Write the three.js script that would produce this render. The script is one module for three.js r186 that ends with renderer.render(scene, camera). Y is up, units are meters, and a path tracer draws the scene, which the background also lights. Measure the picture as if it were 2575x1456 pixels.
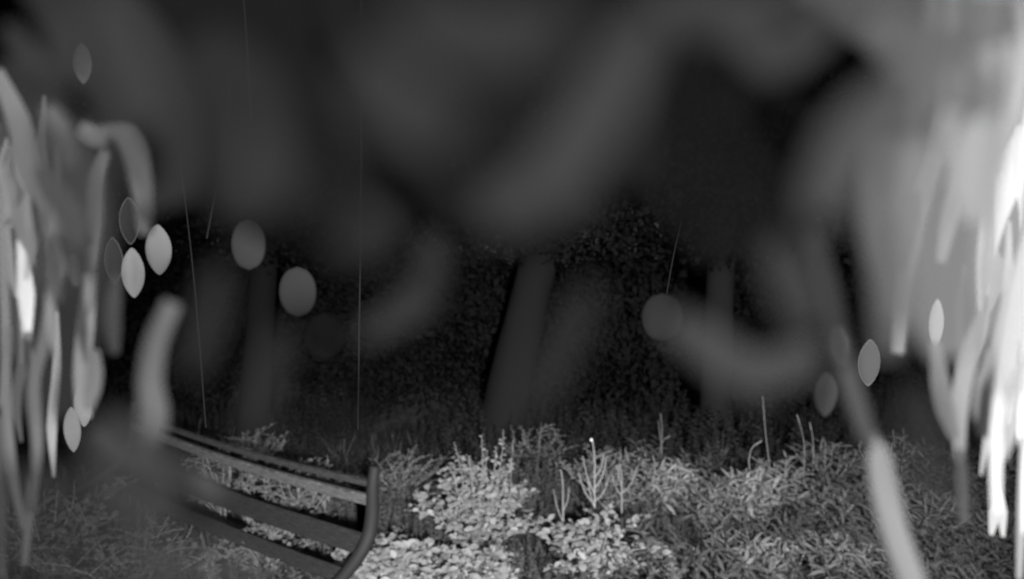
import * as THREE from 'three';
import { mergeGeometries } from 'three/addons/utils/BufferGeometryUtils.js';
import { ImprovedNoise } from 'three/addons/math/ImprovedNoise.js';

// ---------------------------------------------------------------- camera, sky, moon, exposure
const scene = new THREE.Scene();
const EYE = new THREE.Vector3(0, 2.1, 0), PITCH = -4 * Math.PI / 180;
const camera = new THREE.PerspectiveCamera(54.77, 1024 / 579, 0.004, 200);
camera.position.copy(EYE);
camera.rotation.x = PITCH;
camera.setFocalLength(camera.getFocalLength());
camera.focus = 0.5;
camera.userData.fStop = camera.getFocalLength() / 3.0;         // a small camera: an opening of 3 mm
camera.updateMatrixWorld(true);
scene.add(camera);

const skyW = 64, skyH = 32, skyData = new Float32Array(skyW * skyH * 4);
for (let j = 0; j < skyH; j++) for (let i = 0; i < skyW; i++) {
  const up = (j + 0.5) / skyH * 2 - 1, v = 0.055 - 0.015 * Math.max(0, up), k = (j * skyW + i) * 4;
  skyData[k] = skyData[k + 1] = skyData[k + 2] = v; skyData[k + 3] = 1;
}
const skyTex = new THREE.DataTexture(skyData, skyW, skyH, THREE.RGBAFormat, THREE.FloatType);
skyTex.mapping = THREE.EquirectangularReflectionMapping;
skyTex.magFilter = skyTex.minFilter = THREE.LinearFilter;
skyTex.needsUpdate = true;
scene.background = skyTex; scene.environment = skyTex;

const moon = new THREE.DirectionalLight(0xffffff, 0.02);        // deep night: a trace of moonlight
moon.position.set(6, 14, 9); moon.target.position.set(0, 0, -4);
moon.castShadow = true; moon.shadow.radius = 2;
Object.assign(moon.shadow.camera, { left: -15, right: 15, top: 15, bottom: -15, near: 0.5, far: 60 });
scene.add(moon, moon.target);

const LAMP = new THREE.Vector3(0.8, 2.9, 2.6), AIM = new THREE.Vector3(0.7, 0, -3.1);
const lampLight = new THREE.SpotLight(0xffffff, 320, 0, 0.72, 0.95, 2);   // stands in for the camera's own infrared lamp, set behind it
lampLight.position.copy(LAMP); lampLight.target.position.copy(AIM);
lampLight.castShadow = true; lampLight.shadow.radius = 8;
scene.add(lampLight, lampLight.target);

const renderer = new THREE.WebGLRenderer({ antialias: true });
renderer.toneMapping = THREE.LinearToneMapping;
renderer.toneMappingExposure = 1;
renderer.shadowMap.enabled = true;

// ---------------------------------------------------------------- helpers
const noise = new ImprovedNoise();
let seed = 7;
function setSeed(s) { seed = s | 0; }
function R() { seed = (seed + 0x6d2b79f5) | 0; let t = Math.imul(seed ^ (seed >>> 15), 1 | seed); t = (t + Math.imul(t ^ (t >>> 7), 61 | t)) ^ t; return ((t ^ (t >>> 14)) >>> 0) / 4294967296; }
const rr = (a, b) => a + (b - a) * R();
const V = (x, y, z) => new THREE.Vector3(x, y, z);
const used = new Map();
function numbered(n) { const k = used.get(n) ?? 0; used.set(n, k + 1); return k ? `${n}_${String(k).padStart(3, '0')}` : n; }
// a point seen in direction (x, y) of a 2575 x 1456 view, at that depth along the view axis
const FPX = 1405, CP = Math.cos(PITCH), SP = Math.sin(PITCH);
function at(x, y, d) {
  const a = (x - 1287.5) / FPX * d, b = (728 - y) / FPX * d;
  return V(EYE.x + a, EYE.y + b * CP + d * SP, EYE.z - d * CP + b * SP);
}
// a point of the ground below direction x, at distance D in front of the camera post
function foot(x, D, h = 0) { const d = D * CP + (h - EYE.y) * SP; return V((x - 1287.5) / FPX * d, 0, -D); }

const grey = (v, o = {}) => new THREE.MeshStandardMaterial({ color: new THREE.Color().setRGB(v, v, v), roughness: 0.85, ...o });
const matt = (v) => new THREE.MeshPhysicalMaterial({ color: new THREE.Color().setRGB(v, v, v), roughness: 1, side: THREE.DoubleSide, specularIntensity: 0.15 });
const leafy = (v) => new THREE.MeshPhysicalMaterial({ color: new THREE.Color().setRGB(v, v, v), roughness: 0.95, side: THREE.DoubleSide, specularIntensity: 0.4, transmission: 0.35, thickness: 0 });

function tagged(o, label, category, group, kind) {
  o.userData.label = label;
  if (category) o.userData.category = category;
  if (group) o.userData.group = group;
  if (kind) o.userData.kind = kind;
  return o;
}
function thing(name, label, category, pos, group) {
  const o = new THREE.Group(); o.name = numbered(name); o.position.copy(pos); scene.add(o);
  return tagged(o, label, category, group);
}
function part(name, geo, m, parent) {
  const o = new THREE.Mesh(geo, m); o.name = name; o.castShadow = o.receiveShadow = true; parent.add(o); return o;
}
// a tube through points whose radius runs through the list of radii
function taper(points, radii, sides = 6, steps = 0) {
  const c = new THREE.CatmullRomCurve3(points), n = steps || points.length * 4, pos = [], idx = [];
  const fr = c.computeFrenetFrames(n, false);
  for (let i = 0; i <= n; i++) {
    const t = i / n, p = c.getPoint(t), k = t * (radii.length - 1), a = Math.min(radii.length - 2, Math.floor(k));
    const r = radii[a] + (radii[a + 1] - radii[a]) * (k - a);
    for (let j = 0; j < sides; j++) {
      const w = j / sides * Math.PI * 2;
      pos.push(p.x + r * (Math.cos(w) * fr.normals[i].x + Math.sin(w) * fr.binormals[i].x),
        p.y + r * (Math.cos(w) * fr.normals[i].y + Math.sin(w) * fr.binormals[i].y),
        p.z + r * (Math.cos(w) * fr.normals[i].z + Math.sin(w) * fr.binormals[i].z));
    }
  }
  for (let i = 0; i < n; i++) for (let j = 0; j < sides; j++) {
    const a = i * sides + j, b = i * sides + (j + 1) % sides;
    idx.push(a, b, a + sides, b, b + sides, a + sides);
  }
  for (const e of [0, n]) {
    const p = c.getPoint(e / n), k = pos.length / 3; pos.push(p.x, p.y, p.z);
    for (let j = 0; j < sides; j++) { const a = e * sides + j, b = e * sides + (j + 1) % sides; e ? idx.push(a, b, k) : idx.push(b, a, k); }
  }
  const g = new THREE.BufferGeometry();
  g.setAttribute('position', new THREE.Float32BufferAttribute(pos, 3)); g.setIndex(idx); g.computeVertexNormals();
  return g;
}
// one leaf along +z from its stalk, its upper face to +y: outline by "belly" (where it is widest) and "tip"
function leafGeo(len, wid, belly, tip, fold, droop, steps = 5) {
  const pos = [], idx = [];
  for (let i = 0; i <= steps; i++) {
    const t = i / steps, w = wid / 2 * Math.pow(Math.sin(Math.PI * Math.pow(t, belly)), tip), y = -droop * t * t * len;
    const tw = 0.05 * Math.sin(t * 5) * len;
    pos.push(-w, y + fold * w, t * len, tw * 0.3, y, t * len, w, y + fold * w, t * len);
  }
  for (let i = 0; i < steps; i++) { const a = i * 3; idx.push(a, a + 3, a + 1, a + 1, a + 3, a + 4, a + 1, a + 4, a + 2, a + 2, a + 4, a + 5); }
  const g = new THREE.BufferGeometry();
  g.setAttribute('position', new THREE.Float32BufferAttribute(pos, 3)); g.setIndex(idx); g.computeVertexNormals();
  return g;
}
const OVAL = [leafGeo(0.062, 0.04, 0.85, 0.75, 0.22, 0.18), leafGeo(0.055, 0.041, 0.8, 0.7, 0.1, 0.3), leafGeo(0.066, 0.038, 0.9, 0.85, 0.35, 0.08), leafGeo(0.05, 0.036, 0.85, 0.7, -0.1, 0.25)];
const LANCE = [leafGeo(0.11, 0.021, 0.8, 0.9, 0.25, 0.3, 6), leafGeo(0.095, 0.023, 0.85, 0.9, 0.1, 0.45, 6), leafGeo(0.12, 0.019, 0.8, 1, 0.2, 0.2, 6)];
const SMALL = [leafGeo(0.034, 0.022, 0.85, 0.75, 0.2, 0.2, 3), leafGeo(0.03, 0.021, 0.8, 0.7, 0.1, 0.3, 3)];

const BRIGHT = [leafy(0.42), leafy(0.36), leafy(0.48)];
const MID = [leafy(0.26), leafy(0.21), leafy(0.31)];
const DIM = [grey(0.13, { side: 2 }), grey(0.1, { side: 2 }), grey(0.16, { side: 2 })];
function wood(v) {                                              // weathered boards: long grain, darker streaks, knots of lichen
  const S = 128, data = new Uint8Array(S * S * 4);
  for (let j = 0; j < S; j++) for (let i = 0; i < S; i++) {
    const n = 0.75 + 0.35 * noise.noise(i * 0.05, j * 0.35, 3) + 0.3 * noise.noise(i * 0.12, j * 1.3, 9) + 0.35 * Math.max(0, noise.noise(i * 0.15, j * 0.15, 5)), k = (j * S + i) * 4;
    data[k] = data[k + 1] = data[k + 2] = Math.max(20, Math.min(255, 190 * n)); data[k + 3] = 255;
  }
  const t = new THREE.DataTexture(data, S, S); t.wrapS = t.wrapT = THREE.RepeatWrapping; t.repeat.set(1.5, 6); t.magFilter = THREE.LinearFilter; t.colorSpace = THREE.SRGBColorSpace; t.needsUpdate = true;
  return grey(v * 2, { map: t, bumpMap: t, bumpScale: 0.002 });
}
const STALK = grey(0.3), DARKSTALK = grey(0.1);

const UP = V(0, 1, 0), tmpM = new THREE.Matrix4();
function leafMatrix(p, dir, scale, roll = 0) {
  const z = dir.clone().normalize(), x = V(0, 1, 0).cross(z);
  if (x.lengthSq() < 1e-4) x.set(1, 0, 0);
  x.normalize(); const y = z.clone().cross(x);
  return new THREE.Matrix4().makeBasis(x, y, z).multiply(tmpM.makeRotationZ(roll)).scale(V(scale, scale, scale)).setPosition(p).clone();
}
// hang the leaves on a plant: those in front one by one, the rest as one mass
function hangLeaves(root, leaves, geos, mats, most = 260) {
  leaves.sort((a, b) => (b.p.y * 0.8 + b.p.z) - (a.p.y * 0.8 + a.p.z));
  leaves.slice(0, most).forEach((l) => {
    const o = part('leaf', geos[Math.floor(R() * geos.length)], mats[Math.floor(R() * mats.length)], root);
    l.m.decompose(o.position, o.quaternion, o.scale);
  });
  const rest = leaves.slice(most);
  if (rest.length) {
    const im = new THREE.InstancedMesh(geos[0], mats[0], rest.length);
    rest.forEach((l, i) => { im.setMatrixAt(i, l.m); });
    im.name = 'foliage'; im.userData.kind = 'stuff'; im.castShadow = im.receiveShadow = true; root.add(im);
  }
}
// a leafy plant: stems from one foot, side twigs, leaves round them
function plant(o) {
  setSeed(o.seed);
  const root = thing(o.name, o.label, o.category ?? 'shrub', o.pos, o.group), leaves = [];
  const addLeaves = (curve, n, t0, size, pitch) => {
    let turn = rr(0, 6.28);
    for (let i = 0; i < n; i++) {
      const t = t0 + (1 - t0) * (i + 0.5) / n, p = curve.getPoint(t); turn += 2.4 + rr(-0.4, 0.4);
      const el = pitch + rr(-0.35, 0.35), d = V(Math.cos(turn) * Math.cos(el), Math.sin(el), Math.sin(turn) * Math.cos(el));
      const s = size * (1 - 0.55 * Math.pow(t, 3)) * rr(0.75, 1.2);
      leaves.push({ p: p.clone(), m: leafMatrix(p.addScaledVector(d, 0.006), d, s, rr(-0.5, 0.5)) });
    }
  };
  for (let s = 0; s < o.stems; s++) {
    const a = s * 2.399 + rr(-0.3, 0.3), q = Math.sqrt((s + 0.4) / o.stems), reach = o.spread * q * rr(0.75, 1.1);
    const h = o.height * (1 - (o.cone ?? 0.5) * q) * rr(0.88, 1.08);
    const tip = V(Math.cos(a) * reach, h, Math.sin(a) * reach * (o.flat ?? 1));
    const pts = [V(tip.x * 0.06, 0, tip.z * 0.06), V(tip.x * 0.4 + rr(-0.02, 0.02), h * 0.4, tip.z * 0.4), V(tip.x * 0.8 + rr(-0.03, 0.03), h * 0.75, tip.z * 0.8), tip];
    const c = new THREE.CatmullRomCurve3(pts);
    part('stem', taper(pts, [0.006, 0.004, 0.0015], 5, 8), o.stemMat ?? STALK, root);
    addLeaves(c, o.leaves, o.bare ?? 0.2, o.size ?? 1, o.pitch ?? 0.35);
    for (let k = 0; k < (o.twigs ?? 0); k++) {
      const t = rr(0.3, 0.85), b = c.getPoint(t), w = rr(0, 6.28), l = o.spread * rr(0.3, 0.55);
      const e = b.clone().add(V(Math.cos(w) * l, l * rr(0.1, 0.6), Math.sin(w) * l)), m = b.clone().lerp(e, 0.5).add(V(0, l * 0.08, 0));
      part('twig', taper([b, m, e], [0.003, 0.001], 4, 5), o.stemMat ?? STALK, root);
      addLeaves(new THREE.CatmullRomCurve3([b, m, e]), Math.ceil(o.leaves * 0.55), 0.15, (o.size ?? 1) * 0.9, o.pitch ?? 0.35);
    }
  }
  for (const [x, z, h] of o.tips ?? []) {                       // long bare shoots that stand above the leaves, small leaves along them
    const pts = [V(x * 0.5, o.height * 0.4, z * 0.5), V(x * 0.85 + 0.01, o.height * 0.7 + h * 0.1, z), V(x, h, z)];
    part('shoot', taper(pts, [0.004, 0.003, 0.0018], 5, 8), o.mats[0], root);
    addLeaves(new THREE.CatmullRomCurve3(pts), 22, 0.2, 0.55, 0.45);
  }
  hangLeaves(root, leaves, o.geos ?? OVAL, o.mats, o.most);
  return root;
}

// ---------------------------------------------------------------- the setting
{
  // bumpy earth, one sheet to the horizon, finer in front of the camera
  const xs = [], zs = [];
  for (let i = -60; i <= 60; i++) xs.push(Math.sign(i) * Math.pow(Math.abs(i) / 60, 2.6) * 120);
  for (let i = 0; i <= 120; i++) zs.push(6 - (i < 80 ? i * 0.15 : 12 + Math.pow((i - 80) / 40, 2.4) * 130));
  const pos = [], idx = [], uv = [];
  for (const z of zs) for (const x of xs) {
    const y = 0.03 * noise.noise(x * 1.7, z * 1.7, 3) + 0.05 * noise.noise(x * 0.4, z * 0.4, 8) - 0.03;
    pos.push(x, y, z); uv.push(x, z);
  }
  const n = xs.length;
  for (let j = 0; j < zs.length - 1; j++) for (let i = 0; i < n - 1; i++) { const a = j * n + i; idx.push(a, a + 1, a + n, a + 1, a + n + 1, a + n); }
  const g = new THREE.BufferGeometry();
  g.setAttribute('position', new THREE.Float32BufferAttribute(pos, 3)); g.setAttribute('uv', new THREE.Float32BufferAttribute(uv, 2)); g.setIndex(idx); g.computeVertexNormals();
  const S = 256, data = new Uint8Array(S * S * 4);
  for (let j = 0; j < S; j++) for (let i = 0; i < S; i++) {
    const u = i / S, v = j / S, k = (j * S + i) * 4;
    const tile = (f, z) => { const a = noise.noise(u * f, v * f, z), b = noise.noise((u - 1) * f, v * f, z), c = noise.noise(u * f, (v - 1) * f, z), d = noise.noise((u - 1) * f, (v - 1) * f, z); return (a * (1 - u) + b * u) * (1 - v) + (c * (1 - u) + d * u) * v; };
    const w = 62 + 50 * tile(6, 1) + 40 * tile(22, 4) + 30 * tile(60, 9);
    data[k] = data[k + 1] = data[k + 2] = Math.max(30, Math.min(160, w)); data[k + 3] = 255;
  }
  const t = new THREE.DataTexture(data, S, S); t.wrapS = t.wrapT = THREE.RepeatWrapping; t.magFilter = THREE.LinearFilter; t.colorSpace = THREE.SRGBColorSpace; t.needsUpdate = true;
  const m = new THREE.MeshStandardMaterial({ map: t, bumpMap: t, bumpScale: 0.01, roughness: 1 });
  const o = part('ground', g, m, scene);
  tagged(o, 'dark bare earth under the weeds and shrubs', null, null, 'structure');
}

// the dark wood that closes the view: one mass of leaves nobody could count
{
  setSeed(41);
  const sprays = [];
  for (let k = 0; k < 15; k++) { const l = leafGeo(0.07, 0.036, 0.85, 0.8, 0.1, 0.2, 2); l.applyMatrix4(leafMatrix(V(rr(-0.16, 0.16), rr(-0.12, 0.12), rr(-0.16, 0.16)), V(rr(-1, 1), rr(-0.7, 0.4), rr(-1, 1)), rr(0.8, 1.4))); sprays.push(l); }
  const spray = mergeGeometries(sprays), list = [];
  for (let k = 0; k < 60000; k++) {
    const x = rr(-15, 15), y = Math.pow(R(), 0.9) * 8.5 - 0.1, q = R() * R(), D = 7.4 + 0.5 * Math.max(0, 1.2 - y) * -1 + q * 4.5;
    if (noise.noise(x * 0.45, y * 0.4, D * 0.5) > 0.28 && D < 9) continue;
    list.push(leafMatrix(V(x, y, -D), V(rr(-1, 1), rr(-0.5, 0.5), rr(-1, 1)), rr(0.7, 1.7), rr(-3, 3)));
  }
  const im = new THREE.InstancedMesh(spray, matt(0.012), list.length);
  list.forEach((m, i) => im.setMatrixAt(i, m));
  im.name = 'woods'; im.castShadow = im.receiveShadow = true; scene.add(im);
  tagged(im, 'black mass of trees closing the view behind the weeds', null, null, 'stuff');
}

// the tree trunks that stand out faintly before the wood
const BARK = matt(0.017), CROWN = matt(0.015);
const crownLeaf = (() => { setSeed(5); const a = []; for (let k = 0; k < 14; k++) { const l = leafGeo(0.065, 0.033, 0.85, 0.8, 0.1, 0.2, 2); l.applyMatrix4(leafMatrix(V(rr(-0.1, 0.1), rr(-0.08, 0.08), rr(-0.1, 0.1)), V(rr(-1, 1), rr(-0.8, 0.3), rr(-1, 1)), rr(0.8, 1.3))); a.push(l); } return mergeGeometries(a); })();
function tree(label, base, top, r0, r1, s) {
  setSeed(s);
  const root = thing('tree', label, 'tree', base), t = top.clone().sub(base), mid = t.clone().multiplyScalar(0.5).add(V(rr(-0.1, 0.1), 0, rr(-0.05, 0.1)));
  const pts = [V(0, -0.1, 0), V(0, 0.15, 0).addScaledVector(t, 0.04), mid, t], g = taper(pts, [r0 * 1.4, r0, (r0 + r1) / 2, r1], 14, 30), p = g.attributes.position;
  for (let i = 0; i < p.count; i++) { const n = 1 + 0.07 * noise.noise(p.getX(i) * 9, p.getY(i) * 1.6, p.getZ(i) * 9); p.setXYZ(i, p.getX(i) + (n - 1) * r0, p.getY(i), p.getZ(i) + (n - 1) * r0); }
  g.computeVertexNormals(); part('trunk', g, BARK, root);
  const list = [];
  for (let k = 0; k < 7; k++) {
    const a = rr(0, 6.28), b = mid.clone().lerp(t, k < 4 ? rr(-0.05, 0.2) : rr(0.3, 1)), l = rr(0.6, 1.5), e = b.clone().add(V(Math.cos(a) * l, l * rr(0.3, 0.9), Math.sin(a) * l * 0.8));
    part('limb', taper([b, b.clone().lerp(e, 0.5).add(V(0, 0.1, 0)), e], [r1 * 0.6, r1 * 0.35, 0.015], 7, 8), BARK, root);
    for (let q = 0; q < 330; q++) { const c = b.clone().lerp(e, rr(0.2, 1.2)).add(V(rr(-0.5, 0.5), rr(-0.45, 0.5), rr(-0.4, 0.6))); list.push(leafMatrix(c, V(rr(-1, 1), rr(-0.5, 0.5), rr(-1, 1)), rr(0.6, 1.3), rr(-3, 3))); }
  }
  const im = new THREE.InstancedMesh(crownLeaf, CROWN, list.length); list.forEach((m, i) => im.setMatrixAt(i, m));
  im.name = 'crown'; im.userData.kind = 'stuff'; im.castShadow = im.receiveShadow = true; root.add(im);
}
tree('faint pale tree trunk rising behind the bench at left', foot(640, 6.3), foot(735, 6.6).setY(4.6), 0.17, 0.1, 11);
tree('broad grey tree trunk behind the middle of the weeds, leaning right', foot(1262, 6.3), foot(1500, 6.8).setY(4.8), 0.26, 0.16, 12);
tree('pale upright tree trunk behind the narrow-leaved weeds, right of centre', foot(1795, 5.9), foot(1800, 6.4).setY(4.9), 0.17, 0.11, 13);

// ---------------------------------------------------------------- the bench
{
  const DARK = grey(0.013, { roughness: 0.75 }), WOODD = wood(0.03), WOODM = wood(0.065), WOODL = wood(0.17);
  const right = at(934, 1212, 3.1).setY(0), dir = V(-0.86, 0, -0.51), fwd = V(-0.51, 0, 0.86), L = 2.6;
  const root = thing('bench', 'dark slatted garden bench with a curved end frame at lower left', 'bench', right.clone());
  const Q = (f, h, l = 0) => V(0, h, 0).addScaledVector(fwd, f).addScaledVector(dir, l);
  const profile = [[-0.03, 0.9], [-0.01, 0.8], [0.0, 0.62], [0.03, 0.52], [0.11, 0.44], [0.25, 0.37], [0.42, 0.31], [0.5, 0.15], [0.5, 0]];
  for (const l of [0, L]) {
    part('end_frame', taper(profile.map(([f, h]) => Q(f, h, l)), [0.03, 0.034, 0.04, 0.042, 0.038, 0.034, 0.034, 0.032, 0.032], 10, 48), DARK, root);
  }
  const slat = (f, h, tilt, wide, thick, m, name = 'slat', l0 = 0.02, l1 = L - 0.02) => {
    const sh = new THREE.Shape(), w = wide / 2, t = thick / 2, c = Math.min(0.005, t * 0.6);
    sh.moveTo(-t + c, -w); sh.lineTo(t - c, -w); sh.lineTo(t, -w + c); sh.lineTo(t, w - c); sh.lineTo(t - c, w); sh.lineTo(-t + c, w); sh.lineTo(-t, w - c); sh.lineTo(-t, -w + c); sh.closePath();
    const g = new THREE.ExtrudeGeometry(sh, { depth: l1 - l0, steps: 14, bevelEnabled: false }), p = g.attributes.position, uv = g.attributes.uv;
    const n = fwd.clone(), q = new THREE.Quaternion().setFromAxisAngle(dir, tilt);
    const ex = n.applyQuaternion(q), ey = V(0, 1, 0).applyQuaternion(q);
    for (let i = 0; i < p.count; i++) {
      const z = p.getZ(i), s = (z + l0) / L, v = Q(f, h, l0 + z).addScaledVector(ex, p.getX(i)).addScaledVector(ey, p.getY(i));
      v.y -= 0.035 * Math.sin(Math.PI * s) ;                       // old boards that sag a little
      uv.setXY(i, z, p.getX(i) + p.getY(i));
      p.setXYZ(i, v.x, v.y, v.z);
    }
    g.computeVertexNormals(); return part(name, g, m, root);
  };
  slat(-0.015, 0.8, 0, 0.035, 0.03, WOODM, 'top_rail');
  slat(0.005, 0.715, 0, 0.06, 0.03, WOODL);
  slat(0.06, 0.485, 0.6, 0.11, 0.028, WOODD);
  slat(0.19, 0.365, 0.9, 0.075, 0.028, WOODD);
  part('upright', (() => { const g = new THREE.BoxGeometry(0.12, 0.26, 0.02), m = new THREE.Matrix4().makeBasis(dir, UP, fwd.clone()).setPosition(Q(-0.04, 0.56, 0.09)); g.applyMatrix4(m); return g; })(), WOODM, root);
}

// ---------------------------------------------------------------- weeds and shrubs
function mass(name, label, geo, m, count, s, place) {
  setSeed(s); const list = [];
  for (let k = 0; k < count; k++) { const r = place(); if (r) list.push(r); }
  const im = new THREE.InstancedMesh(geo, m, list.length); list.forEach((q, i) => im.setMatrixAt(i, q));
  im.name = name; im.castShadow = im.receiveShadow = true; scene.add(im); return tagged(im, label, null, null, 'stuff');
}
function sprig(geos, n, h, s, pitch, size = 1) {
  setSeed(s); const parts = [taper([V(0, 0, 0), V(0.01, h * 0.5, 0), V(0, h, 0.01)], [0.003, 0.001], 4, 4)];
  for (let k = 0; k < n; k++) {
    const t = 0.25 + 0.75 * k / n, a = k * 2.4 + rr(-0.4, 0.4), e = pitch + rr(-0.3, 0.3);
    const l = geos[k % geos.length].clone(); l.applyMatrix4(leafMatrix(V(0, h * t, 0), V(Math.cos(a) * Math.cos(e), Math.sin(e), Math.sin(a) * Math.cos(e)), size * rr(0.8, 1.2) * (1 - 0.4 * t * t), rr(-0.4, 0.4))); parts.push(l);
  }
  for (const g of parts) g.deleteAttribute('uv');
  return mergeGeometries(parts);
}
const stand = (x, z, s, turn) => new THREE.Matrix4().compose(V(x, -0.03, z), new THREE.Quaternion().setFromEuler(new THREE.Euler(rr(-0.25, 0.25), turn, rr(-0.25, 0.25))), V(s, s * rr(0.8, 1.2), s));
const fieldHeight = (x, z) => 0.75 + 0.5 * noise.noise(x * 0.9, z * 0.9, 2) + 0.25 * noise.noise(x * 2.3, z * 2.3, 5);
const smallSprig = sprig([...SMALL], 16, 0.3, 3, 0.3), lanceSprig = sprig(LANCE, 16, 0.34, 4, 0.5, 1.25);
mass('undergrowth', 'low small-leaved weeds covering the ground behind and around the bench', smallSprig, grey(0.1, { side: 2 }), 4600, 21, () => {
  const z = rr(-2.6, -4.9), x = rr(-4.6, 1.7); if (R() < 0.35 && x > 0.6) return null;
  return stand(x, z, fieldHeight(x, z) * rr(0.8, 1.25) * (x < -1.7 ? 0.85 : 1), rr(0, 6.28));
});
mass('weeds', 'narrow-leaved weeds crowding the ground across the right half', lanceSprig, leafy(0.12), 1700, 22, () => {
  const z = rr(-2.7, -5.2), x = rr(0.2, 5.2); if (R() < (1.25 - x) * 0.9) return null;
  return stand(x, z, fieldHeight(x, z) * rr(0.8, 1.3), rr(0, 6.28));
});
mass('falloff_thicket', 'low bushes along the far edge of the weeds, coloured dark as if the lamp light faded', sprig(SMALL, 22, 0.36, 6, 0.3, 1.5), matt(0.032), 4200, 24, () => {  // leaf colour darkened to stand for lamp light fading with distance
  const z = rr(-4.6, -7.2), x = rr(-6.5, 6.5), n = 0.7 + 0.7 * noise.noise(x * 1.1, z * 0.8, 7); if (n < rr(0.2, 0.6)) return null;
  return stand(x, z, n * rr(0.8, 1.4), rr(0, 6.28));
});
{
  setSeed(9); const bl = [];
  for (let k = 0; k < 9; k++) { const l = leafGeo(rr(0.2, 0.38), 0.007, 0.7, 0.7, 0.3, rr(0.1, 0.6), 5); l.applyMatrix4(leafMatrix(V(rr(-0.03, 0.03), 0, rr(-0.03, 0.03)), V(rr(-0.5, 0.5), 1, rr(-0.5, 0.5)), 1)); bl.push(l); }
  mass('grass', 'thin grass blades among the weeds', mergeGeometries(bl), grey(0.11, { side: 2 }), 420, 23, () => { const z = rr(-2.6, -5.8), x = rr(-4, 5); return stand(x, z, rr(0.5, 1.0), rr(0, 6.28)); });
}
// shrubs of broad pale leaves in front
plant({ name: 'shrub', label: 'tallest bright broad-leaved shrub in the middle, long shoots on top', pos: foot(1205, 3.75), height: 0.8, spread: 0.45, stems: 22, leaves: 13, twigs: 4, cone: 0.58, size: 1.15, mats: BRIGHT, seed: 101, most: 290,
  tips: [[-0.17, -0.02, 0.78], [0.02, 0, 0.84], [-0.07, 0.08, 0.72], [0.12, 0.02, 0.76], [0.17, -0.05, 0.86], [0.24, 0.05, 0.66], [-0.24, 0.05, 0.6]] });
plant({ name: 'shrub', label: 'low brightest shrub at the foot of the bench, large pale leaves', pos: foot(975, 3.15), height: 0.4, spread: 0.36, stems: 15, leaves: 14, twigs: 4, cone: 0.3, mats: BRIGHT, seed: 102, most: 290, size: 1.3 });
plant({ name: 'shrub', label: 'low bright shrub at the picture foot in front of the tallest shrub', pos: foot(1200, 3.15), height: 0.36, spread: 0.34, stems: 13, leaves: 14, twigs: 4, cone: 0.3, size: 1.25, mats: BRIGHT, seed: 103, most: 280 });
plant({ name: 'shrub', label: 'wide leafy shrub below the dead branching stalks, right of the tallest shrub', pos: foot(1500, 3.4), height: 0.4, spread: 0.44, stems: 17, leaves: 14, twigs: 4, cone: 0.3, mats: BRIGHT, seed: 104, most: 290, size: 1.15 });
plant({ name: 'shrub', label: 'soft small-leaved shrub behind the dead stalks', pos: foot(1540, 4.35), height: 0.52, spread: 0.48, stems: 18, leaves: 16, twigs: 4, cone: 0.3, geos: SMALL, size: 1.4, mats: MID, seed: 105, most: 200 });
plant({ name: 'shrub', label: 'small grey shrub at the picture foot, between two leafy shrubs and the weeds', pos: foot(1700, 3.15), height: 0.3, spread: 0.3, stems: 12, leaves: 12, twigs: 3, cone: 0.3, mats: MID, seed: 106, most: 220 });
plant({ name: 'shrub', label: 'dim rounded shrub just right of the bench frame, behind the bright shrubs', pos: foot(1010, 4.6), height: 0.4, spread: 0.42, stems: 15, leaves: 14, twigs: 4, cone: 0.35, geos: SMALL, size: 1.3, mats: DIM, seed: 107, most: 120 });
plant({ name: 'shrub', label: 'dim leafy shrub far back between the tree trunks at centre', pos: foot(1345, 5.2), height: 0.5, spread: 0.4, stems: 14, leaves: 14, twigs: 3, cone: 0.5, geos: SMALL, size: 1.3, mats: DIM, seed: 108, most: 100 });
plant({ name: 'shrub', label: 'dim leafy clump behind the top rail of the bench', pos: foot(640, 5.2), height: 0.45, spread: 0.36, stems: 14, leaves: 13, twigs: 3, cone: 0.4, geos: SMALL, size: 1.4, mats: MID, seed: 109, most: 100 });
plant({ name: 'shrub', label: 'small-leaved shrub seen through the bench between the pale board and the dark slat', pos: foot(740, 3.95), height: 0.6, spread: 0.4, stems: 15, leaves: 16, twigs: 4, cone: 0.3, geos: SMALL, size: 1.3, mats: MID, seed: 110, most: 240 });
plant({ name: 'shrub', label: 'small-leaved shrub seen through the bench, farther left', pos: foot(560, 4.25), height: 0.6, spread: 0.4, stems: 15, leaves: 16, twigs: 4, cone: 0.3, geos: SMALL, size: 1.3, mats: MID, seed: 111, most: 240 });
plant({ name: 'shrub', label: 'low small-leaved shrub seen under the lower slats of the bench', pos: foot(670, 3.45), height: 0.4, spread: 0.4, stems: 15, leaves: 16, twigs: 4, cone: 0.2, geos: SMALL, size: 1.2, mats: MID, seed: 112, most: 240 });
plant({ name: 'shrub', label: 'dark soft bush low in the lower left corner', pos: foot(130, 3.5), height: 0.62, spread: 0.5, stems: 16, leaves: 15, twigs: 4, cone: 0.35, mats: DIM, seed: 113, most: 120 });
plant({ name: 'shrub', label: 'dark soft bush in front of the left end of the bench', pos: foot(350, 3.3), height: 0.42, spread: 0.45, stems: 16, leaves: 15, twigs: 4, cone: 0.35, geos: SMALL, size: 1.4, mats: DIM, seed: 114, most: 120 });
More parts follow.
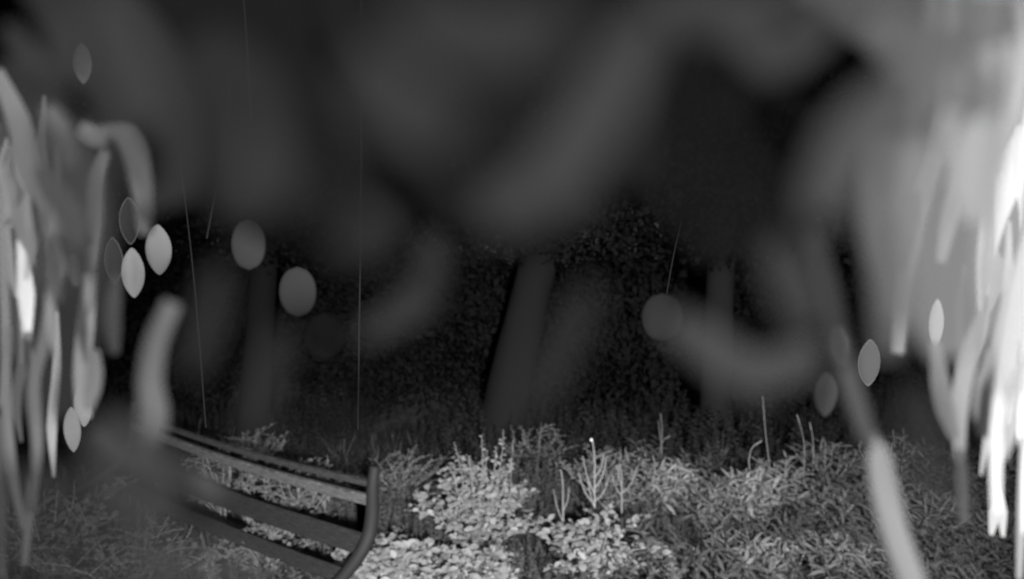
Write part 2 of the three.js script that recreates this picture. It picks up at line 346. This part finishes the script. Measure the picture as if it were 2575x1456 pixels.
// sprigs round the bench
[[555, 4.0, 0.52, 'pale leafy sprig above the dark bench slat, left one of two', 201], [622, 4.05, 0.52, 'pale leafy sprig above the dark bench slat, right one of two', 202], [815, 4.1, 0.66, 'small pale sprig rising over the top rail of the bench', 203], [530, 3.3, 0.36, 'leafy sprig hanging over the lowest bench slat', 204]]
  .forEach(([x, D, h, label, s]) => plant({ name: 'sprig', label, category: 'plant', pos: foot(x, D, h), height: h, spread: 0.09, stems: 4, leaves: 16, twigs: 1, cone: 0.3, size: 0.75, mats: MID, seed: s, most: 110 }));
// plants of long narrow leaves at right
[[1690, 4.3, 0.46, 0.24, 'narrow-leaved plant beside the dead forked stalk, its top leaves pale', 301, 1], [1790, 4.0, 0.46, 0.28, 'dense narrow-leaved plant in front of the right tree trunk', 302, 0], [1880, 4.1, 0.5, 0.26, 'spiky narrow-leaved plant with stiff arching leaves, right of the tree trunk', 303, 1],
  [1965, 4.3, 0.5, 0.28, 'narrow-leaved plant below the tall thin seed stem', 304, 0], [2060, 4.0, 0.42, 0.3, 'bushy narrow-leaved plant left of the bright leaning strand', 305, 0], [2085, 4.7, 0.52, 0.3, 'tall dim narrow-leaved plant far back left of the leaning strand', 306, 2],
  [1880, 3.4, 0.3, 0.28, 'low narrow-leaved plant at the picture foot, left of the pale oval leaves', 307, 0], [2110, 3.4, 0.32, 0.26, 'low narrow-leaved plant at the picture foot, right of the pale oval leaves', 308, 0], [2330, 3.9, 0.42, 0.3, 'dim narrow-leaved plant right of the leaning strand', 309, 2], [2260, 4.7, 0.55, 0.34, 'dim tall weed behind the top of the leaning strand', 310, 2]]
  .forEach(([x, D, h, sp, label, s, kind]) => plant({ name: 'weed', label, category: 'weed', pos: foot(x, D, h), height: h, spread: sp, stems: 16, leaves: 22, twigs: 0, cone: 0.35, bare: 0.15, pitch: 0.5, geos: LANCE, size: kind === 1 ? 1.55 : 1.3, mats: kind === 2 ? DIM : kind === 1 ? BRIGHT : MID, seed: s, most: 240 }));
// pale oval leaves low at right
[[1940, 3.45, 0.3, 'pale sprig of oval leaves standing out from the narrow weeds, right of centre', 401, 1.0], [2005, 3.5, 0.28, 'tiny pale oval-leaved sprig right beside the larger pale sprig', 402, 0.8], [1790, 3.1, 0.22, 'low pale oval leaves at the picture foot below the narrow weeds', 403, 1], [1960, 3.05, 0.24, 'pale oval-leaved plant at the very foot of the picture, right', 404, 1.1]]
  .forEach(([x, D, h, label, s, size]) => plant({ name: 'sprig', label, category: 'plant', pos: foot(x, D, h), height: h, spread: 0.1, stems: 3, leaves: 9, twigs: 0, cone: 0.3, size, bare: 0.45, mats: [BRIGHT[1]], seed: s }));

// dead stalks set with small buds
function stalk(label, x, D, top, branches, s, m = grey(0.25), ball = false) {
  setSeed(s); const base = foot(x, D, top), root = thing('stalk', label, 'dead stalk', base);
  const line = (name, pts, r) => {
    part(name, taper(pts, r, 6, 14), m, root); const c = new THREE.CatmullRomCurve3(pts), g = [];
    const n = Math.round(c.getLength() / 0.014);
    for (let k = Math.floor(n * 0.35); k < n; k++) { const b = new THREE.IcosahedronGeometry(rr(0.003, 0.0052), 0), p = c.getPoint((k + 0.5) / n); b.translate(p.x + rr(-0.004, 0.004), p.y, p.z + rr(-0.004, 0.004)); g.push(b); }
    if (g.length) { const o = part('buds', mergeGeometries(g), m, root); o.userData.kind = 'stuff'; }
  };
  line('stem', [V(0, 0, 0), V(-0.01, top * 0.5, 0), V(-0.015, top * 0.85, 0.01), V(-0.03, top, 0.01)], [0.008, 0.0065, 0.004, 0.003]);
  for (const [h, dx, dh] of branches) line('branch', [V(-0.01, h, 0), V(dx * 0.55, h + dh * 0.35, 0.01), V(dx, h + dh, 0.02)], [0.005, 0.004, 0.0028]);
  if (ball) { const o = part('seed_head', new THREE.SphereGeometry(0.011, 12, 8), grey(0.75), root); o.position.set(-0.038, top + 0.004, 0.012); }
}
stalk('tallest dead stalk, a white ball on its bent tip', 1500, 3.85, 0.77, [[0.3, -0.13, 0.24], [0.38, -0.1, 0.28], [0.42, 0.07, 0.24], [0.5, 0.05, 0.17], [0.32, 0.09, 0.2], [0.28, -0.06, 0.2]], 501, grey(0.3), true);
stalk('slender upright dead stalk left of the tallest one', 1420, 3.8, 0.58, [[0.2, -0.08, 0.24], [0.28, 0.03, 0.18]], 502);
stalk('dead stalk forked into three prongs like a trident', 1568, 3.9, 0.58, [[0.34, -0.09, 0.17], [0.36, 0.09, 0.2], [0.4, -0.05, 0.18]], 503);
stalk('short dark twig between the forked stalk and the narrow weeds', 1650, 4.3, 0.5, [[0.25, 0.05, 0.16]], 504, grey(0.2));
stalk('dim thin stalk far back behind the forked stalk, tip bent right', 1668, 5.0, 0.62, [[0.3, -0.05, 0.26]], 505, grey(0.14));
// tall thin grass stems against the dark
function grassStem(label, pts, r, m, s) {
  setSeed(s); const base = pts[0].clone().setY(0), root = thing('grass_stem', label, 'grass stem', base), q = [V(0, 0, 0), ...pts.map((p) => p.clone().sub(base))];
  part('stem', taper(q, [r * 1.3, r, r * 0.7], 5, 20), m, root);
  const c = new THREE.CatmullRomCurve3(q), g = [];
  for (let k = 0; k < 12; k++) { const p = c.getPoint(0.8 + 0.2 * k / 12), b = new THREE.ConeGeometry(0.0035, 0.014, 4); b.rotateZ(rr(-0.5, 0.5)); b.translate(p.x + rr(-0.003, 0.003), p.y, p.z); g.push(b); }
  part('seed_head', mergeGeometries(g), m, root);
}
const THIN = grey(0.22), THIND = grey(0.15);
grassStem('tallest thin seed stem, straight up against the dark, right of the tree trunk', [at(1935, 1180, 4.5), at(1925, 1090, 4.5), at(1918, 995, 4.5)], 0.0035, THIN, 1);
grassStem('short straight grass stem against the dark, left one of a pair', [at(2022, 1120, 4.6), at(2015, 1080, 4.6), at(2004, 1042, 4.6)], 0.003, THIN, 2);
grassStem('short straight grass stem against the dark, right one of a pair', [at(2045, 1130, 4.7), at(2042, 1090, 4.7), at(2036, 1062, 4.7)], 0.003, THIN, 3);
grassStem('arching grass stem that bends over to the right at its tip', [at(1895, 1230, 4.4), at(1883, 1160, 4.4), at(1892, 1125, 4.4), at(1915, 1108, 4.4)], 0.0045, THIN, 4);
grassStem('thin stalk at back with its tip hooked to the right', [at(1652, 1190, 5.0), at(1660, 1130, 5.0), at(1670, 1105, 5.0), at(1685, 1096, 5.0)], 0.0038, THIND, 5);
grassStem('fine pale stem standing behind the shoots of the tallest shrub', [at(1284, 1210, 4.3), at(1288, 1150, 4.3), at(1290, 1105, 4.3)], 0.0035, THIN, 6);

// ---------------------------------------------------------------- spider silk and drops close to the lens
const K = 8.5, silkMats = new Map();
function silk(b, op) {  // b: brightness each strand should show under the lamp, put into its colour
  const key = `${b}_${op}`;
  if (!silkMats.has(key)) silkMats.set(key, new THREE.MeshPhysicalMaterial({ specularIntensity: 0, color: new THREE.Color().setScalar(Math.min(0.9, b / K)), roughness: 1, transparent: op < 1, opacity: op, side: THREE.DoubleSide }));
  return silkMats.get(key);
}
function web(name, label, group) { return thing(name, label, 'spider web', V(0, 0, 0), group); }
function strand(root, pts, w, d, b, op = 0.8, name = 'strand') {
  const c = pts.map(([x, y]) => at(x, y, d)), ws = Array.isArray(w) ? w : [w * 0.55, w, w, w * 0.55];
  return part(name, flat(taper(c, ws.map((q) => q / FPX * d / 2), 10, 24), d), silk(b, op), root);
}
// strands squashed in depth so that light falls evenly over each
function flat(g, d, k = 0.22) {
  const p = g.attributes.position, f = V(0, SP, -CP), v = V(0, 0, 0);
  for (let i = 0; i < p.count; i++) { v.fromBufferAttribute(p, i); const off = v.clone().sub(EYE).dot(f) - d; v.addScaledVector(f, off * (k - 1)); p.setXYZ(i, v.x, v.y, v.z); }
  g.computeVertexNormals(); return g;
}
const leftWeb = web('spider_web', 'thick looping blurred silk strands hanging across the left edge, with broad bands added as haze');
const rightWeb = web('spider_web', 'glaring white blurred silk strands hanging down the right edge, with a broad band added as haze');
const veil = web('spider_web', 'faint grey veil of blurred silk before the dark middle, with broad bands added as haze');
const lean = web('spider_web', 'single bright blurred strand leaning down over the weeds at lower right');

// left
strand(leftWeb, [[-10, 180], [45, 300], [75, 430], [115, 500], [180, 590]], [40, 60, 62, 62, 40], 0.13, 0.351);
strand(leftWeb, [[48, 340], [58, 420], [70, 480]], 46, 0.15, 0.675);
strand(leftWeb, [[62, 290], [36, 400], [50, 560], [62, 640]], 34, 0.16, 0.351);
strand(leftWeb, [[52, 600], [66, 740], [70, 860]], [20, 46, 18], 0.16, 1.485, 1);
strand(leftWeb, [[66, 840], [82, 960], [90, 1130], [75, 1280], [62, 1420]], 30, 0.16, 0.270);
strand(leftWeb, [[130, 720], [112, 850], [86, 960], [94, 1130], [78, 1290]], 34, 0.13, 0.230);
strand(leftWeb, [[22, 820], [14, 950], [30, 1180], [60, 1330]], 30, 0.15, 0.257);
strand(leftWeb, [[0, 480], [8, 680], [14, 860], [4, 1020]], 26, 0.16, 0.378);
strand(leftWeb, [[-4, 1050], [0, 1200], [4, 1456]], 30, 0.12, 0.135);
strand(leftWeb, [[120, 265], [158, 330], [180, 420]], 60, 0.075, 0.270);
strand(leftWeb, [[90, 420], [130, 480], [190, 560], [200, 620]], 70, 0.08, 0.189);
strand(leftWeb, [[205, 320], [255, 345], [300, 330], [335, 370], [355, 460], [368, 590]], [40, 60, 66, 66, 60, 34], 0.11, 0.338);
strand(leftWeb, [[268, 380], [245, 450], [240, 560], [228, 700]], 46, 0.14, 0.297);
strand(leftWeb, [[228, 690], [216, 820], [206, 940], [212, 1050]], [36, 46, 44, 40], 0.14, 0.459);
strand(leftWeb, [[240, 880], [236, 960], [222, 1030]], 44, 0.12, 0.270);
strand(leftWeb, [[295, 690], [285, 790], [288, 890]], 42, 0.1, 0.135, 0.6);
strand(leftWeb, [[130, 590], [132, 690], [145, 760]], 46, 0.1, 0.108, 0.6);
strand(leftWeb, [[180, 640], [196, 720]], 40, 0.2, 0.189, 0.6);
strand(leftWeb, [[435, 760], [392, 860], [378, 960], [388, 1050], [352, 1180]], [50, 60, 66, 76, 50], 0.075, 0.22, 0.7);
strand(leftWeb, [[388, 960], [392, 1050], [372, 1130]], 50, 0.12, 0.14, 0.6);
strand(leftWeb, [[240, 1080], [300, 1140], [350, 1180]], 50, 0.075, 0.08, 0.6);
strand(leftWeb, [[330, 1110], [430, 1170], [560, 1240]], 90, 0.045, 0.13, 0.55);
strand(leftWeb, [[250, 1050], [330, 1180], [400, 1330]], 220, 0.04, 0.07, 0.4);
strand(leftWeb, [[-40, 1240], [160, 1340], [420, 1500]], 330, 0.045, 0.04, 0.4);
strand(leftWeb, [[330, 1400], [520, 1430], [680, 1480]], 170, 0.03, 0.07, 0.4);
strand(leftWeb, [[330, 1210], [440, 1250], [560, 1330]], 50, 0.06, 0.04, 0.4);
strand(leftWeb, [[20, 60], [60, 130], [110, 180]], 60, 0.05, 0.06, 0.6);
strand(leftWeb, [[150, 20], [160, 120], [170, 230]], 120, 0.035, 0.05, 0.6);
strand(leftWeb, [[250, -20], [330, 180], [390, 320]], 150, 0.028, 0.06, 0.6);
strand(leftWeb, [[90, 300], [190, 460], [160, 700]], 200, 0.028, 0.07, 0.5);
strand(leftWeb, [[40, 150], [150, 600], [110, 1050]], 300, 0.06, 0.11, 0.16);  // broad thin band added as pale haze between the strands
strand(leftWeb, [[-20, 300], [40, 620], [30, 900]], 120, 0.07, 0.2, 0.16);
strand(leftWeb, [[100, -80], [330, 180], [440, 520]], 280, 0.05, 0.055, 0.4);  // band added as haze to grey the dark upper left corner
// right
strand(rightWeb, [[2020, -60], [2280, 60], [2560, 40]], 190, 0.05, 0.15, 0.5);  // band added as haze over a black gap
strand(rightWeb, [[2180, 60], [2330, 160], [2500, 260]], 170, 0.045, 0.16, 0.45);
strand(rightWeb, [[2352, 390], [2305, 540], [2275, 690], [2258, 890]], [44, 56, 52, 34], 0.14, 0.5);
strand(rightWeb, [[2405, 440], [2388, 540], [2365, 660]], 42, 0.13, 0.45, 0.7);
strand(rightWeb, [[2590, 330], [2520, 480], [2482, 620], [2468, 800]], [70, 80, 56, 26], 0.17, 1.6, 1);
strand(rightWeb, [[2470, 300], [2440, 420], [2450, 560]], 110, 0.06, 0.55);
strand(rightWeb, [[2590, 590], [2555, 740], [2525, 930], [2505, 1100], [2504, 1290]], [40, 46, 46, 40, 30], 0.13, 1.1, 0.9);
strand(rightWeb, [[2578, 1040], [2572, 1200], [2562, 1456]], 30, 0.16, 0.55, 0.9);
strand(rightWeb, [[2590, 700], [2572, 900], [2560, 1080]], 26, 0.2, 1.5, 1);
strand(rightWeb, [[2512, 1220], [2500, 1290], [2492, 1345]], [14, 34, 12], 0.2, 0.8, 0.9);
strand(rightWeb, [[2512, 1220], [2518, 1290], [2522, 1350]], [14, 30, 10], 0.2, 0.8, 0.9);
strand(rightWeb, [[2470, 780], [2435, 900], [2412, 1020], [2414, 1160]], 50, 0.13, 0.5, 0.8);
strand(rightWeb, [[2350, 860], [2370, 1000], [2400, 1100]], 50, 0.12, 0.3, 0.8);
strand(rightWeb, [[2416, 1130], [2420, 1230], [2424, 1320]], 36, 0.12, 0.16, 0.7);
strand(rightWeb, [[2490, 880], [2470, 1000], [2470, 1100]], 50, 0.12, 0.4, 0.8);
strand(rightWeb, [[2420, -60], [2400, 300], [2370, 700], [2400, 900]], 260, 0.055, 0.42, 0.35);
strand(rightWeb, [[2560, -40], [2560, 300], [2540, 700], [2560, 1000]], 200, 0.06, 0.55, 0.4);
strand(rightWeb, [[2330, 100], [2270, 350], [2250, 600], [2270, 800]], 190, 0.05, 0.26, 0.4);
strand(rightWeb, [[2225, 190], [2245, 290], [2260, 370]], 60, 0.06, 0.26, 0.7);
strand(rightWeb, [[2310, 130], [2320, 220]], 44, 0.07, 0.16, 0.5);
strand(rightWeb, [[2180, 430], [2190, 550], [2200, 650]], 60, 0.08, 0.12, 0.5);
strand(rightWeb, [[2210, 560], [2240, 740], [2230, 900]], 110, 0.04, 0.16, 0.5);
strand(rightWeb, [[2550, 480], [2556, 640]], 20, 0.2, 0.02, 0.9);
strand(rightWeb, [[2300, 960], [2330, 1150], [2380, 1300]], 160, 0.03, 0.05, 0.35);
// leaning
setSeed(91);
for (let k = 0; k < 12; k++) {
  const x = rr(2220, 2570), y = rr(-80, 330), l = rr(220, 420);
  strand(rightWeb, [[x + rr(0, 40), y], [x + rr(0, 20), y + l * 0.4], [x - rr(0, 20), y + l]], [20, rr(40, 70), 20], rr(0.055, 0.1), rr(0.25, 0.6) + (x > 2450 ? 0.3 : 0), rr(0.3, 0.5));
}
setSeed(77);
for (let k = 0; k < 18; k++) {                                   // many finer strands, crowding towards the edges
  const x = rr(-10, 330) * rr(0.3, 1), y = rr(230, 800), l = rr(160, 420), b = rr(0.2, 0.8);
  strand(leftWeb, [[x, y], [x + rr(-18, 10), y + l * 0.35], [x + rr(-26, 16), y + l * 0.7], [x + rr(-30, 20), y + l]], [8, rr(16, 34), rr(18, 36), 8], rr(0.11, 0.22), b, rr(0.35, 0.65));
}
for (let k = 0; k < 24; k++) {
  const q = Math.sqrt(R()), x = 2250 + 340 * q, y = rr(150, 900), l = rr(180, 480);
  strand(rightWeb, [[x + rr(10, 50), y], [x + rr(0, 24), y + l * 0.35], [x, y + l * 0.7], [x - rr(0, 20), y + l]], [10, rr(20, 44), rr(20, 44), 8], rr(0.1, 0.22), 0.3 + 2.6 * Math.max(0, q - 0.5) * rr(0.3, 1.6), rr(0.45, 0.8));
}
strand(lean, [[2200, 1090], [2208, 1150], [2222, 1230], [2250, 1340], [2300, 1480]], [8, 60, 70, 70, 68], 0.085, 0.36, 1);
strand(lean, [[2206, 1120], [2210, 1180], [2216, 1220]], 40, 0.1, 0.5, 0.8);
strand(lean, [[2190, 1120], [2155, 1020], [2115, 880], [2085, 740], [2050, 620], [1990, 500]], [40, 56, 60, 60, 60, 40], 0.07, 0.13, 0.6);
strand(lean, [[2108, 820], [2118, 920]], 56, 0.14, 0.17, 0.7);
// veil
strand(veil, [[300, -60], [700, 250], [1000, 600]], 640, 0.055, 0.020, 0.5);  // broad bands from here added as haze, lifting the dark background
strand(veil, [[900, -100], [1300, 250], [1500, 560]], 720, 0.05, 0.022, 0.5);
strand(veil, [[1500, -100], [1800, 300], [1900, 640]], 560, 0.06, 0.014, 0.5);
strand(veil, [[1690, 800], [1790, 880], [1900, 935], [2060, 890]], [80, 110, 120, 90], 0.032, 0.092, 0.7);
strand(veil, [[1930, 600], [2000, 720], [2040, 840]], 130, 0.028, 0.074, 0.6);
strand(veil, [[2050, 560], [2150, 350], [2300, 200]], 160, 0.024, 0.124, 0.6);
strand(veil, [[1840, 60], [1930, 160], [2090, 90]], 80, 0.03, 0.074, 0.7);
strand(veil, [[1220, 560], [1380, 450], [1470, 330], [1560, 180], [1640, 40]], 170, 0.022, 0.074, 0.7);
strand(veil, [[1075, 590], [1095, 690], [1020, 780], [900, 850]], 90, 0.034, 0.052, 0.7);
strand(veil, [[500, 100], [620, 300], [600, 560]], 260, 0.03, 0.04, 0.4);
strand(veil, [[900, 130], [1000, 260], [1150, 330]], 220, 0.02, 0.056, 0.6);
strand(veil, [[1000, 30], [1200, 100], [1420, 60]], 200, 0.02, 0.056, 0.6);
strand(veil, [[620, 340], [660, 430], [720, 520]], 160, 0.022, 0.048, 0.6);
strand(veil, [[920, 470], [930, 580], [960, 660]], 110, 0.026, 0.040, 0.6);
strand(veil, [[1490, 720], [1400, 900], [1310, 1050]], 110, 0.03, 0.038, 0.5);
strand(veil, [[720, 820], [670, 960], [630, 1090]], 90, 0.034, 0.038, 0.5);
strand(veil, [[560, 660], [520, 820], [480, 950]], 90, 0.03, 0.044, 0.5);
strand(veil, [[1200, 480], [1380, 500], [1500, 480]], 120, 0.026, 0.038, 0.5);
strand(veil, [[1640, -20], [1800, 30], [2150, 10]], 140, 0.022, 0.074, 0.6);

// drops: small pointed ones, each its own
function drop(label, x, y, w, h, b, op, { d = 0.3, round = 1, rim = 0, group } = {}) {
  const c = at(x, y, d), root = thing('water_drop', label, 'droplet', c, group), pts = [], N = 16, k = d / FPX / 2;
  for (let i = 0; i <= N; i++) { const t = i / N * 2 - 1; pts.push(new THREE.Vector2(Math.max(1e-6, w * k * (round > 1 ? Math.sqrt(Math.max(0, 1 - t * t)) : Math.pow(1 - t * t, 0.78))), t * h * k)); }
  part('body', new THREE.LatheGeometry(pts, 20).scale(1, 1, 0.25), silk(b, op), root);
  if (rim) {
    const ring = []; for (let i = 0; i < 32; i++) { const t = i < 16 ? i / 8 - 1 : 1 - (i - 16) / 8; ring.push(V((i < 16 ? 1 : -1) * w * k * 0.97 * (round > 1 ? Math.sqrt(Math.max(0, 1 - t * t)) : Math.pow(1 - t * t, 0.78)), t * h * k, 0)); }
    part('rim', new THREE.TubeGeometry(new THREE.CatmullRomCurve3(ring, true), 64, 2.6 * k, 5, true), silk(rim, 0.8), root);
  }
}
drop('dim pointed oval drop alone at the upper left corner', 208, 160, 48, 104, 0.42, 0.9);
drop('white pointed drop on the bright diagonal strand at the left edge', 115, 500, 36, 116, 0.55, 0.9, { rim: 0.7 });
drop('largest bright oval drop at the end of the silk loop at left', 399, 628, 66, 124, 0.36, 0.9, { rim: 0.45 });
drop('whitest pointed oval drop just below the large bright one at left', 335, 686, 58, 124, 0.55, 0.95, { rim: 0.7 });
drop('see-through drop with a pale outline under the silk loop', 326, 556, 50, 116, 0.12, 0.3, { rim: 0.3 });
drop('see-through pale outlined drop left of the whitest drop', 287, 656, 46, 116, 0.12, 0.3, { rim: 0.26 });
drop('bright drop at the end of the long left strand, upper of two', 209, 1017, 46, 112, 0.5, 0.9, { rim: 0.55 });
drop('pale drop at the end of the long left strand, lower of two', 182, 1080, 44, 118, 0.38, 0.95);
drop('faint grey round drop left of centre, upper of the clear pair', 625, 616, 86, 126, 0.09, 0.8, { round: 2, d: 0.25 });
drop('faint grey round drop left of centre, lower of the clear pair', 749, 734, 94, 126, 0.08, 0.8, { round: 2, d: 0.25 });
drop('barely visible round drop below the two faint grey ones', 816, 846, 100, 120, 0.055, 0.7, { round: 2, d: 0.2 });
drop('barely visible round drop in the dark right of centre', 1664, 798, 104, 122, 0.055, 0.7, { round: 2, d: 0.25 });
drop('grey drop with a light outline above the leaning strand', 2185, 912, 54, 116, 0.2, 0.7, { rim: 0.45 });
drop('white narrow pointed drop near the right edge', 2354, 813, 36, 122, 0.65, 0.95, { rim: 0.8 });
drop('dim wide drop against the dark, left of the leaning strand', 2076, 992, 60, 116, 0.1, 0.6, { d: 0.2 });

// single fine threads that hang farther out
function thread(label, pts, d, r, b) {
  const c = pts.map(([x, y]) => at(x, y, d)), root = thing('silk_thread', label, 'silk thread', c[0]);
  part('strand', taper(c.map((p) => p.clone().sub(c[0])), [r, r], 5, 30), silk(b, 0.7), root);
}
thread('long thin thread slanting down at left to the bench', [[423, 200], [455, 420], [490, 720], [518, 1075]], 0.9, 0.00135, 0.072);
thread('thin thread hanging from the top edge, left of centre', [[612, -20], [622, 130], [632, 310]], 0.7, 0.00150, 0.085);
thread('thin thread slanting down left between two long threads', [[580, 180], [565, 360], [520, 600]], 0.8, 0.00150, 0.068);
thread('longest straight thread hanging above the bench frame', [[908, -20], [909, 300], [906, 640], [900, 1080]], 0.8, 0.00150, 0.072);
thread('short faint thread above the barely visible drop, right of centre', [[1712, 560], [1690, 660], [1676, 740]], 0.8, 0.00120, 0.051);

// ---------------------------------------------------------------- lamp body and post added behind the camera to carry its infrared light
{
  const o = thing('added_floodlight', 'black infrared lamp on a post, both added to stand in for the lamp of the camera', 'added_floodlight', V(LAMP.x + 0.05, 0, LAMP.z + 0.22)), head = new THREE.Group();
  const black = grey(0.03, { roughness: 0.5 });
  part('post', new THREE.CylinderGeometry(0.03, 0.035, 3.3, 14).translate(0, 1.65, 0), black, o);
  const local = LAMP.clone().sub(o.position), dir = AIM.clone().sub(LAMP).normalize(), q = new THREE.Quaternion().setFromUnitVectors(V(0, 1, 0), dir);
  const body = part('housing', new THREE.LatheGeometry([[0, -0.14], [0.05, -0.13], [0.065, -0.05], [0.075, -0.03], [0.078, 0.01], [0.066, 0.01], [0.064, -0.022], [0, -0.022]].map(([a, b]) => new THREE.Vector2(a, b)), 28), black, o);
  body.position.copy(local).addScaledVector(dir, -0.03); body.quaternion.copy(q);
  const face = part('lamp_face', new THREE.CylinderGeometry(0.06, 0.06, 0.006, 28), new THREE.MeshStandardMaterial({ color: 0x222222, emissive: 0xffffff, emissiveIntensity: 1 }), o);
  face.position.copy(local).addScaledVector(dir, -0.045); face.quaternion.copy(q);
  part('bracket', taper([V(0, 3.25, 0), V(-0.02, 3.34, -0.03), local.clone().addScaledVector(dir, -0.15)], [0.016, 0.016], 8, 10), black, o);
}

renderer.render(scene, camera);
